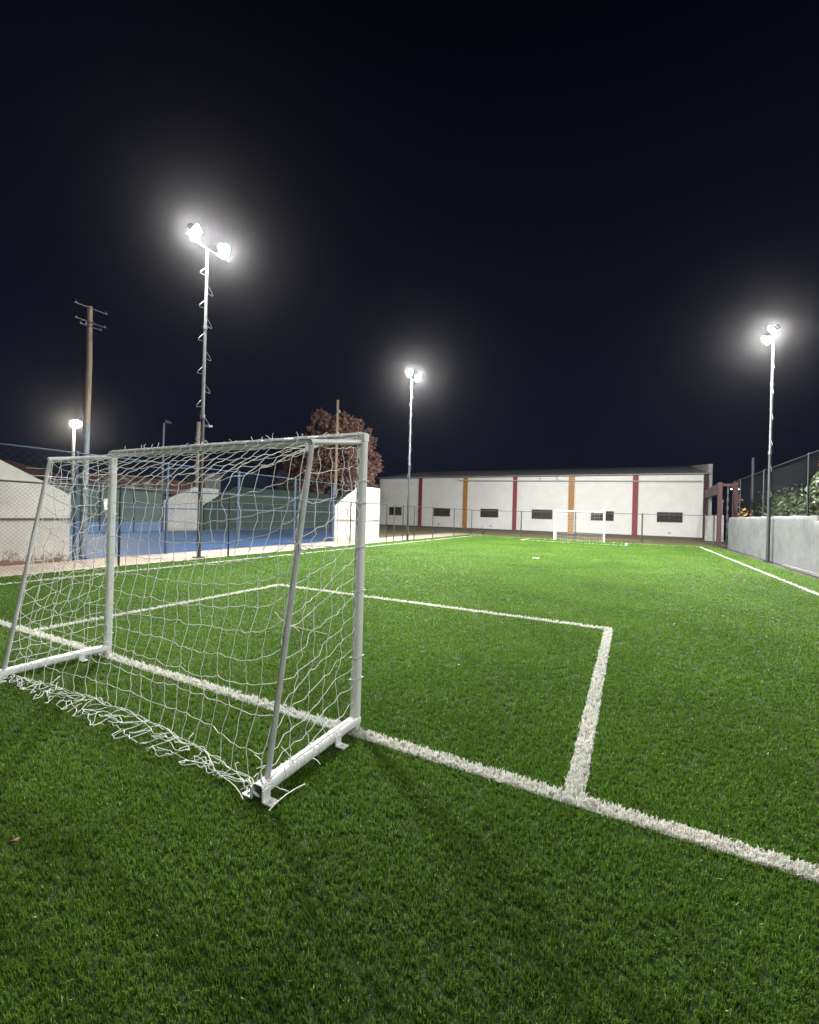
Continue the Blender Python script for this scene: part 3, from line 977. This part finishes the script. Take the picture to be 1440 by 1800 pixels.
for (xa, xb, za, zb) in ((-25.59, -23.95, 1.23, 2.20), (-19.83, -17.87, 1.26, 2.18), (-14.37, -12.43, 1.30, 2.21), (-9.0, -6.98, 1.29, 2.24), (-3.46, -1.48, 1.30, 2.21), (2.01, 3.97, 1.33, 2.23)):
    q = MB()
    for (a, b) in (((xa, WY - 0.04, za), (xb, WY + 0.02, za + 0.07)), ((xa, WY - 0.04, zb - 0.07), (xb, WY + 0.02, zb)), ((xa, WY - 0.04, za + 0.07), (xa + 0.07, WY + 0.02, zb - 0.07)), ((xb - 0.07, WY - 0.04, za + 0.07), (xb, WY + 0.02, zb - 0.07)), (((xa + xb) / 2 - .03, WY - 0.04, za + 0.07), ((xa + xb) / 2 + .03, WY + 0.02, zb - 0.07))):
        q.span(a, b)
    w_ = q.build('window', m_brown, wh, ROOT)
    q = MB(); q.span((xa + .07, WY - 0.012, za + .07), (xb - .07, WY - 0.006, zb - .07)); q.build('pane', mat('dark_glass', (0.02, 0.02, 0.02), 0.2), w_, ROOT)
    q = MB()
    k = xa + 0.12
    while k < xb - 0.1:
        q.tube([(k, WY - 0.05, za + 0.02), (k, WY - 0.05, zb - 0.02)], 0.011, 5); k += 0.095
    for z in (za + 0.3, zb - 0.3): q.tube([(xa + .02, WY - 0.062, z), (xb - .02, WY - 0.062, z)], 0.010, 5)
    q.build('window_bars', m_brownlight, w_, ROOT)
q = MB(); q.tube([(-16.9, WY - 0.17, 5.46), (-16.9, WY - 0.17, 5.22), (5.25, WY - 0.17, 4.93)], 0.055, 8); q.build('drain_pipe', mat('grey_pipe', (0.36, 0.36, 0.35), 0.5), wh, ROOT)
m_pp = mat('pale_pipe', (0.5, 0.5, 0.48), 0.5)
for x in (-8.2, -6.6):
    q = MB(); q.tube([(x, WY - 0.17, 5.5), (x, WY - 0.17, 5.13)], 0.045, 8); q.build('downpipe', m_pp, wh, ROOT)
for x in (-19.2, -13.2, 3.0):
    q = MB(); q.span((x - .11, WY - 0.03, 0.30), (x + .11, WY + 0.01, 0.46)); q.build('wall_vent', m_sheet, wh, ROOT)
q = MB(); q.span((WX0 + 0.06, WY - 0.03, -0.05), (WX1 - 0.3, WY + 0.01, 0.09)); q.build('plinth', m_darksteel, wh, ROOT)

# ------------------------------------------------------------------ right-hand wall, fence, gate
ROOT = (4.85, 8, 0)
t = thing('boundary_wall', ROOT, 'rough grey rendered wall along the right touchline', 'wall')
q = MB()
# lumpy front and top: a grid sheet with thickness
ys = np.linspace(7.0, 29.8, 230)
def wtop(y): return (1.76 if y > 17.12 else 1.60) + 0.012 * math.sin(y * 3.1) + 0.010 * math.sin(y * 7.7 + 1)
zf = [0.0, 0.25, 0.5, 0.75, 0.93, 1.0]
vs, fs = [], []
for i, y in enumerate(ys):
    T = wtop(y)
    prof = [(4.85 + 0.008 * math.sin(y * 5 + k * 2.2) + random.gauss(0, 0.0008), T * f) for k, f in enumerate(zf)]
    prof[-1] = (4.875, T)
    prof += [(5.03, T - 0.005), (5.05, T * 0.9), (5.05, 0)]
    vs += [(p[0], y, p[1]) for p in prof]
m_ = len(zf) + 3
for i in range(len(ys) - 1):
    for k in range(m_ - 1):
        fs.append((i * m_ + k, i * m_ + k + 1, (i + 1) * m_ + k + 1, (i + 1) * m_ + k))
q.add(vs, fs, True)
q.add(vs[-m_:], [tuple(range(m_))]); q.add(vs[:m_], [tuple(range(m_))])
q.build('wall_panel', m_render, t, ROOT)
q = MB(); q.span((4.74, 7.0, 0), (4.842, 19.5, 0.07)); q.build('footing', m_joint, t, ROOT)
fence('wall_fence', [(5.14, 30.6), (5.14, 8.0)], [(5.14, y) for y in (28.6, 24.0, 18.6, 13.2, 8.0)], 3.80,
      'tall chain link fence rising behind the grey wall', 'fence', None, m_black, m_black, 0.030, 0.020, [(3.80, 0.020)], 0.12, 0.0015, z0=0.5)
ROOT = (4.75, 31.2, 0)
t = thing('gate_frame', ROOT, 'faded red steel frame between the warehouse corner and the grey wall', 'gate')
q = MB(); q.span((4.52, 31.0, 0), (4.72, 31.3, 3.83)); q.build('post', m_redsteel, t, ROOT)
q = MB(); q.span((5.22, 30.9, 0), (5.46, 31.2, 3.83)); q.build('post', m_redsteel, t, ROOT)
q = MB()
bv = [(4.54, 31.3, 3.13), (4.70, 31.3, 3.13), (4.70, 31.3, 3.80), (4.54, 31.3, 3.80), (5.50, 44.36, 3.50), (5.66, 44.36, 3.50), (5.66, 44.36, 4.12), (5.50, 44.36, 4.12)]
q.add(bv, [(0, 1, 2, 3), (7, 6, 5, 4), (0, 4, 5, 1), (1, 5, 6, 2), (2, 6, 7, 3), (3, 7, 4, 0)])
q.build('beam', m_redsteel, t, ROOT)
q = MB(); q.span((4.72, 31.05, 3.6), (5.22, 31.15, 3.75)); q.build('lintel', m_redsteel, t, ROOT)
q = MB()
for k in range(7): q.span((4.95, 30.98, 0.15 + 0.5 * k), (5.03, 31.12, 0.45 + 0.5 * k))
q.span((4.97, 31.02, 0), (5.01, 31.08, 3.6)); q.build('ladder_strip', m_darksteel, t, ROOT)
q = MB(); q.span((4.4, 33, -0.01), (9, 44, 0.0)); 
ROOT = (5.2, 40, 0)
q = MB()
vs = []
for i in range(25):
    vs += [(4.95 + i * 0.04, 39.2 - i * 0.05, 0.05), (4.95 + i * 0.04, 39.2 - i * 0.05, 1.98)]
    if i % 2: vs[-1] = (vs[-1][0], vs[-1][1] - 0.05, vs[-1][2]); vs[-2] = (vs[-2][0], vs[-2][1] - 0.05, vs[-2][2])
q.add(vs, [(2 * i, 2 * i + 1, 2 * i + 3, 2 * i + 2) for i in range(24)])
o = q.build('sheet_panel', m_sheet)
sol = o.modifiers.new('thick', 'SOLIDIFY'); sol.thickness = 0.012
tag(o, 'grey corrugated sheet leaning by the warehouse corner behind the red frame', 'metal sheet')
q = MB(); q.tube([(5.75, 38.5, 0), (5.75, 38.5, 3.0)], 0.16, 12); q.tube([(5.75, 38.5, 3.0), (5.9, 38.4, 3.05)], 0.13, 10)
tag(q.build('vent_stack', m_brick), 'pale upright pipe behind the grey corrugated sheet', 'pipe')

# ------------------------------------------------------------------ other poles and lamps
ROOT = (-13.75, 6.62, 0)
t = thing('utility_pole', ROOT, 'old wooden utility pole with thin crossarms rising behind the blue court corner', 'pole')
x, y = ROOT[:2]
q = MB(); q.tube([(x, y, 0), (x + .01, y, 2.0), (x, y + .01, 3.78)], [0.088, 0.085, 0.082], 16); q.build('blue_grey_base', m_greypole, t, ROOT)  # lower section blue-grey, wood colour above it
q = MB(); q.tube([(x, y + .01, 3.78), (x + 0.012, y + 0.02, 5.5), (x, y, 7.08)], [0.080, 0.074, 0.066], 16); q.build('shaft', m_wood, t, ROOT)
for z, L in ((7.02, 0.42), (6.62, 0.40), (6.50, 0.28)):
    q = MB(); q.box((x + 0.085, y, z), (0.016, 2 * L, 0.016))
    for yy in (-L * .9, L * .9): q.tube([(x + 0.085, y + yy, z + .017), (x + 0.085, y + yy, z + .07)], 0.018, 8)
    q.build('crossarm', m_darksteel, t, ROOT)
q = MB(); q.tube([(x, y, 6.60), (x, y, 6.66)], 0.085, 14); q.build('band', m_galv, t, ROOT)

def lamp_pole(name, x, y, H, label, on, r=0.06, arm=0.5, m=m_galv, col=(1, .95, .85), power=400):
    ROOT = (x, y, 0)
    t = thing(name, ROOT, label, 'lamp post', 'lamp posts beyond the pitch')
    q = MB(); q.tube([(x, y, 0), (x, y, H)], [r, r * 0.75], 12); q.build('pole', m, t, ROOT)
    q = MB(); q.box((x + arm / 2, y, H + 0.02), (abs(arm) + 0.1, 0.07, 0.05)); q.build('arm', m, t, ROOT)
    q = MB()
    cx = x + arm
    q.box((cx, y, H + 0.03), (0.36, 0.44, 0.10)); q.box((cx, y, H + 0.10), (0.28, 0.30, 0.06))
    hd = q.build('lamp_head', m_darksteel if not on else m_galv, t, ROOT)
    q = MB()
    zz = H - 0.024
    q.add([(cx - .15, y - .19, zz), (cx + .15, y - .19, zz), (cx + .15, y + .19, zz), (cx - .15, y + .19, zz)], [(3, 2, 1, 0)])
    o = q.build('lens', emit('court_lamp_lens', col, power) if on else m_sheet, hd, ROOT)
    if on and o.data.polygons[0].normal.z > 0: o.data.flip_normals()
    return t
# lit court lamp: its head leans towards the court, so the lens shows
def court_lamp(x, y, H, label, tilt, power):
    ROOT = (x, y, 0)
    t = thing('court_lamp', ROOT, label, 'lamp post', 'lamp posts beyond the pitch')
    q = MB(); q.tube([(x, y, 0), (x, y, H - .05)], [0.085, 0.065], 12); q.build('pole', mat('white_lamp_pole', (0.30, 0.30, 0.29), 0.5), t, ROOT)
    n_ = Vector((math.cos(tilt), -0.25, -math.sin(tilt))).normalized()
    a_ = n_.cross(Vector((0, 0, 1))).normalized(); b_ = a_.cross(n_)
    cc = Vector((x + 0.15, y, H + 0.05))
    P = lambda u, v, w: cc + a_ * u + b_ * v + n_ * w
    q = MB()
    c_ = lambda r_, w: [P(r_ * math.cos(6.2832 * k / 20), r_ * .85 * math.sin(6.2832 * k / 20), w) for k in range(20)]
    v = c_(.12, -.16) + c_(.16, -.10) + c_(.25, 0) + c_(.25, .02)
    q.add(v, [(r_ * 20 + k, r_ * 20 + (k + 1) % 20, (r_ + 1) * 20 + (k + 1) % 20, (r_ + 1) * 20 + k) for r_ in range(3) for k in range(20)])
    q.add(v[:20], [tuple(range(20))])
    hd = q.build('lamp_head', m_galv, t, ROOT)
    q = MB(); q.add(c_(.235, .012), [tuple(range(20))])
    o = q.build('lens', emit('court_lamp_lens', (1, .93, .8), power), hd, ROOT)
    if o.data.polygons[0].normal.dot(n_) < 0: o.data.flip_normals()
court_lamp(-26.2, 12.05, 5.66, 'lit court lamp on a white post beside the wooden utility pole', R(40), 2600)
lamp_pole('court_lamp', -26.2, 16.92, 6.72, 'unlit court lamp post standing behind the green windscreen', False, 0.07, 0.25, m_greypole)
ROOT = (-26.3, 19.4, 0)
t = thing('wooden_pole', ROOT, 'brown wooden pole with a small white floodlight behind the near floodlight pole', 'pole')
q = MB(); q.tube([(-26.3, 19.4, 0), (-26.3, 19.4, 7.3)], [0.17, 0.13], 12); q.build('shaft', m_wood, t, ROOT)
q = MB(); q.tube([(-26.3, 19.4, 7.0), (-25.9, 19.75, 7.05)], 0.03, 6); q.box((-25.8, 19.85, 7.06), (0.34, 0.30, 0.12)); q.build('lamp_head', m_white, t, ROOT)
ROOT = (-26.6, 35.2, 0)
t = thing('wooden_pole', ROOT, 'slim bare wooden pole standing in front of the russet tree', 'pole')
q = MB(); q.tube([(-26.6, 35.2, 0), (-26.6, 35.2, 12.7)], [0.19, 0.13], 12); q.build('shaft', mat('pale_pole_wood', (0.62, 0.50, 0.36), 0.8, var=0.2), t, ROOT)
q = MB(); q.box((-26.35, 35.1, 11.5), (0.22, 0.22, 0.28)); q.tube([(-26.6, 35.2, 11.5), (-26.4, 35.1, 11.5)], 0.04, 6); q.build('junction_box', m_white, t, ROOT)

ROOT = (6.95, 40.5, 0)
t = thing('street_lamp', ROOT, 'small downward street lamp beyond the red gate frame', 'street lamp', 'street lamps beyond the wall')
q = MB(); q.tube([(6.95, 40.5, 0), (6.95, 40.5, 4.1)], [0.09, 0.06], 10); q.build('pole', m_bluesteel, t, ROOT)
q = MB(); q.tube([(6.95, 40.5, 4.16), (6.95, 40.5, 4.12), (6.95, 40.5, 4.02)], [0.08, 0.30, 0.36], 14); hd = q.build('lamp_shade', m_sheet, t, ROOT)
q = MB(); q.tube([(6.95, 40.5, 4.012), (6.95, 40.5, 3.96)], [0.30, 0.12], 14); q.build('bulb', emit('street_bulb', (1, .85, .7), 12), hd, ROOT)
ROOT = (9.22, 31.2, 0)
t = thing('street_lamp', ROOT, 'orange glowing street lamp behind the green bush at the right edge', 'street lamp', 'street lamps beyond the wall')
q = MB(); q.tube([(9.22, 31.2, 0), (9.22, 31.2, 4.9)], [0.07, 0.05], 10); q.build('pole', m_darksteel, t, ROOT)
q = MB(); q.tube([(9.22, 31.2, 5.05), (9.22, 31.2, 5.0), (9.22, 31.2, 4.95)], [0.06, 0.2, 0.22], 12); hd = q.build('lamp_shade', m_darksteel, t, ROOT)
q = MB()
q.tube([(9.22, 31.2, 4.94), (9.22, 31.2, 4.85), (9.22, 31.2, 4.7), (9.22, 31.2, 4.62)], [0.08, 0.16, 0.16, 0.06], 12); q.build('bulb', emit('orange_bulb', (1, .50, .16), 7), hd, ROOT)
q = MB(); q.tube([(7.5, 37.8, 0), (7.5, 37.8, 6.05)], [0.13, 0.12], 12)
tag(q.build('dark_post', m_darksteel), 'plain dark post rising behind the fence left of the right floodlight pole', 'post')

# ------------------------------------------------------------------ houses behind the court
ROOT = (-34, 14, 0)
t = thing('shed', ROOT, 'long shed with rusty patched roof behind the green windscreen', 'shed')
q = MB(); q.span((-38, 17.6, 0), (-34.2, 27, 2.36)); q.build('wall', m_house, t, ROOT)
q = MB()
vs = []
for i in range(141):
    yy = 17.3 + 10.2 * i / 140
    o_ = 0.04 * (i % 2)
    vs += [(-33.7, yy, 2.50 + o_), (-38.2, yy, 3.95 + o_)]
q.add(vs, [(2 * i, 2 * i + 1, 2 * i + 3, 2 * i + 2) for i in range(140)])
rf = q.build('roof', m_tile, t, ROOT)
for k, (yy, s_) in enumerate(((18.6, .25), (19.3, .7), (20.1, .3), (20.9, .8), (21.6, .35), (22.2, .6), (23.2, .5), (24.6, .2), (19.0, .5), (23.9, .75))):
    q = MB(); x_ = -33.7 - 4.5 * s_; z_ = 2.50 + 1.45 * s_ + 0.07
    w_, d_ = 0.36 + 0.14 * (k % 3), 0.5 + 0.15 * (k % 2)
    q.add([(x_ + d_, yy - w_, z_ - d_ * .322), (x_ + d_ * .8, yy + w_ * .7, z_ - d_ * .29), (x_ - d_, yy + w_, z_ + d_ * .322), (x_ - d_ * .7, yy - w_ * .5, z_ + d_ * .25)], [(0, 1, 2, 3)])
    q.build('roof_patch', m_tilepale, rf, ROOT)
ROOT = (-36, 26.5, 0)
q = MB(); q.span((-38.6, 27.4, 0), (-36, 29.2, 4.5)); q.prism([(27.2, 4.503), (29.4, 4.503), (28.3, 4.9)], 'x', -38.8, -35.8)
tag(q.build('small_house', m_sheet), 'small grey building peeking above the far court wall', 'house')
ROOT = (-31, 10, 0)
t = thing('house', ROOT, 'dark red roofed house standing behind the stained concrete wall', 'house')
q = MB(); q.span((-40, 4, 0), (-31, 14.2, 3.0)); q.build('wall', m_house, t, ROOT)
q = MB(); q.prism([(3.4, 2.95), (14.8, 2.95), (9.1, 4.2)], 'x', -40.4, -30.5); q.build('roof', mat('dark_red_tiles', (0.06, 0.02, 0.02), 0.8, var=0.4, scale=2), t, ROOT)

# ------------------------------------------------------------------ trees and bushes
def leaves(mb, clumps, per, size, seed):
    r_ = np.random.default_rng(seed)
    for (c, rad) in clumps:
        n_ = int(per * rad ** 2)
        for k in range(n_):
            d = r_.normal(0, 1, 3); d /= np.linalg.norm(d)
            p = np.array(c) + d * rad * (r_.uniform(0.35, 1.0) ** 0.5)
            a = r_.normal(0, 1, 3); a /= np.linalg.norm(a)
            b_ = np.cross(a, r_.normal(0, 1, 3)); b_ /= np.linalg.norm(b_) + 1e-9
            s = size * r_.uniform(0.6, 1.4)
            mb.add([p - a * s, p + b_ * s * 0.45, p + a * s, p - b_ * s * 0.45], [(0, 1, 2, 3)])

def tree(name, base, label, cat, lobes, mleaf, per, size, seed, group=None, trunk=0.3, nclump=26, clump=0.75):
    r_ = np.random.default_rng(seed)
    t = thing(name, base, label, cat, group)
    q = MB()
    top = max(c[2] for c, _ in lobes)
    fork = Vector((base[0], base[1], base[2] + (top - base[2]) * 0.35))
    q.tube([base, fork], [trunk, trunk * 0.75], 10)
    clumps = []
    for (c, rad) in lobes:
        q.tube([fork, Vector(c) * 0.6 + fork * 0.4 + Vector((0, 0, 0.3)), c], [trunk * 0.5, trunk * 0.3, 0.03], 7)
        for k in range(int(nclump * rad)):
            d = r_.normal(0, 1, 3); d /= np.linalg.norm(d)
            p = np.array(c) + d * rad * (r_.uniform(0.15, 1.0) ** 0.45) * np.array([1, 1, 1])
            clumps.append((p, clump * r_.uniform(0.5, 1.15)))
            if k % 3 == 0: q.tube([c, (Vector(c) + Vector(p)) / 2 + Vector((0, 0, 0.1)), p], [0.05, 0.03, 0.012], 5)
    q.build('trunk', m_bark, t, base)
    q = MB(); leaves(q, clumps, per, size, seed + 1); q.build('crown', mleaf, t, base)
    return t
tree('russet_tree', (-28.2, 39, 0), 'broad russet leaved tree behind the slim wooden pole', 'tree',
     [((-29.7, 39, 10.0), 2.9), ((-31.5, 39.5, 8.8), 2.6), ((-27.5, 39, 9.0), 2.6), ((-33.7, 39, 6.8), 2.4), ((-26.2, 39, 6.6), 2.2), ((-29.7, 38.4, 6.2), 3.0), ((-26.1, 38.6, 4.6), 1.8), ((-32.9, 39, 4.6), 2.2), ((-35.1, 39, 5.4), 1.5)],
     m_leafbrown, 120, 0.19, 3)
# bare tree
def bare(name, base, H, label, seed, m=m_bark, tw=0.012):
    r_ = np.random.default_rng(seed)
    t = thing(name, base, label, 'tree', 'bare trees behind the court')
    q = MB()
    def grow(p, d, L, rad, lev):
        e = p + d * L
        q.tube([p, (p + e) / 2 + Vector(r_.normal(0, 0.04 * L, 3)), e], [rad, rad * .8, rad * .6], 5, False)
        if lev == 0: return
        for k in range(3 if lev > 1 else 4):
            nd = (d + Vector(r_.normal(0, 0.42, 3)) + Vector((0, 0, 0.15))).normalized()
            grow(p.lerp(e, r_.uniform(0.6, 1.0)), nd, L * r_.uniform(0.6, 0.8), max(tw, rad * 0.55), lev - 1)
    grow(Vector(base), Vector((0, 0, 1)), H * 0.36, H * 0.018, 5)
    q.build('trunk', m, t, base)
bare('bare_tree', (-40.5, 42.5, 0), 12.0, 'tall faint bare tree left of the russet tree', 11)
bare('bare_tree', (-27.5, 28, 0), 5.4, 'low twiggy bare tree right behind the dark green wall', 12)
# right-hand bushes
tree('green_bush', (6.8, 20.3, 0), 'large dark green bush behind the fence right of the floodlight pole', 'bush',
     [((6.6, 19.1, 3.45), 0.65), ((6.6, 18.2, 3.35), 0.75), ((6.6, 20.2, 3.1), 0.6), ((6.7, 19.6, 2.9), 0.9), ((6.5, 20.8, 2.5), 0.9), ((7.2, 18.6, 2.8), 1.0), ((6.3, 21.6, 2.0), 0.8), ((6.6, 18.0, 2.2), 0.9), ((6.5, 19.6, 1.9), 1.0)],
     m_leafgreen, 200, 0.11, 21, 'bushes behind the right wall', 0.12, 22, 0.42)
tree('green_bush', (7.0, 26, 0), 'lower dim green bush behind the fence between the floodlight pole and the red frame', 'bush',
     [((6.8, 24.2, 2.0), 0.9), ((7.0, 26, 2.2), 1.1), ((7.2, 28, 2.2), 1.2), ((7.0, 29.8, 2.1), 1.0), ((7.5, 32, 2.3), 1.2)],
     m_leafgreen, 150, 0.10, 22, 'bushes behind the right wall', 0.12, 20, 0.45)
tree('yellow_shrub', (6.3, 34.6, 0), 'small yellow leaved shrub lit behind the red frame', 'shrub',
     [((6.3, 34.6, 2.2), 0.45), ((6.5, 34.6, 1.8), 0.5), ((6.2, 34.6, 3.0), 0.25)], m_leafyellow, 120, 0.10, 23, None, 0.04, 20, 0.22)
# small things on the ground
q = MB()
r_ = np.random.default_rng(5)
for k in range(26):
    a_ = r_.uniform(0, 6.28); L = r_.uniform(0.1, 0.32); e = (-10.15 + math.cos(a_) * L * .6, 32.2 + math.sin(a_) * L * .6, L)
    q.tube([(-10.15, 32.2, 0), (-10.15 + math.cos(a_) * L * .25, 32.2 + math.sin(a_) * L * .25, L * .6), e], [0.012, 0.016, 0.003], 4)
q.tube([(-10.2, 32.2, 0), (-10.22, 32.2, 0.75)], 0.012, 5)
tag(q.build('weed', m_leafgreen), 'small dark weed with a stick by the far left fence corner', 'plant')
q = MB()
vs = []
for i in range(9):
    t_ = i / 8
    wv = 0.011 * math.sin(math.pi * t_) ** 0.8
    vs += [(-2.29 + (t_ - .5) * 0.022, 0.88 + (t_ - .5) * 0.026 - wv, 0.052 + 0.014 * math.sin(t_ * 3)), (-2.29 + (t_ - .5) * 0.022, 0.88 + (t_ - .5) * 0.026, 0.046 + 0.008 * math.sin(t_ * 3)), (-2.29 + (t_ - .5) * 0.022, 0.88 + (t_ - .5) * 0.026 + wv, 0.056 + 0.012 * math.sin(t_ * 3))]
q.add(vs, [(3 * i + j, 3 * i + j + 1, 3 * i + j + 4, 3 * i + j + 3) for i in range(8) for j in range(2)], True)
o = q.build('dry_leaf', m_leafdry)
sol = o.modifiers.new('thick', 'SOLIDIFY'); sol.thickness = 0.001
tag(o, 'curled pinkish dry leaf lying on the grass at the lower left', 'leaf')

# ------------------------------------------------------------------ thin haze volume added to give the floodlights their halos
HAZE = 0.00019
if HAZE > 0:
    q = MB(); q.span((-60, -12, -1.2), (25, 75, 17)); o = q.build('haze', None)
    o['kind'] = 'stuff'
    m = bpy.data.materials.new('lamp_halo_haze')
    m.use_nodes = True
    n, l = m.node_tree.nodes, m.node_tree.links
    n.remove(n['Principled BSDF'])
    v = n.new('ShaderNodeVolumePrincipled')
    v.inputs['Color'].default_value = (0.9, 0.9, 0.92, 1)
    v.inputs['Density'].default_value = HAZE
    v.inputs['Anisotropy'].default_value = 0.955
    l.new(v.outputs[0], n['Material Output'].inputs['Volume'])
    o.data.materials.append(m)
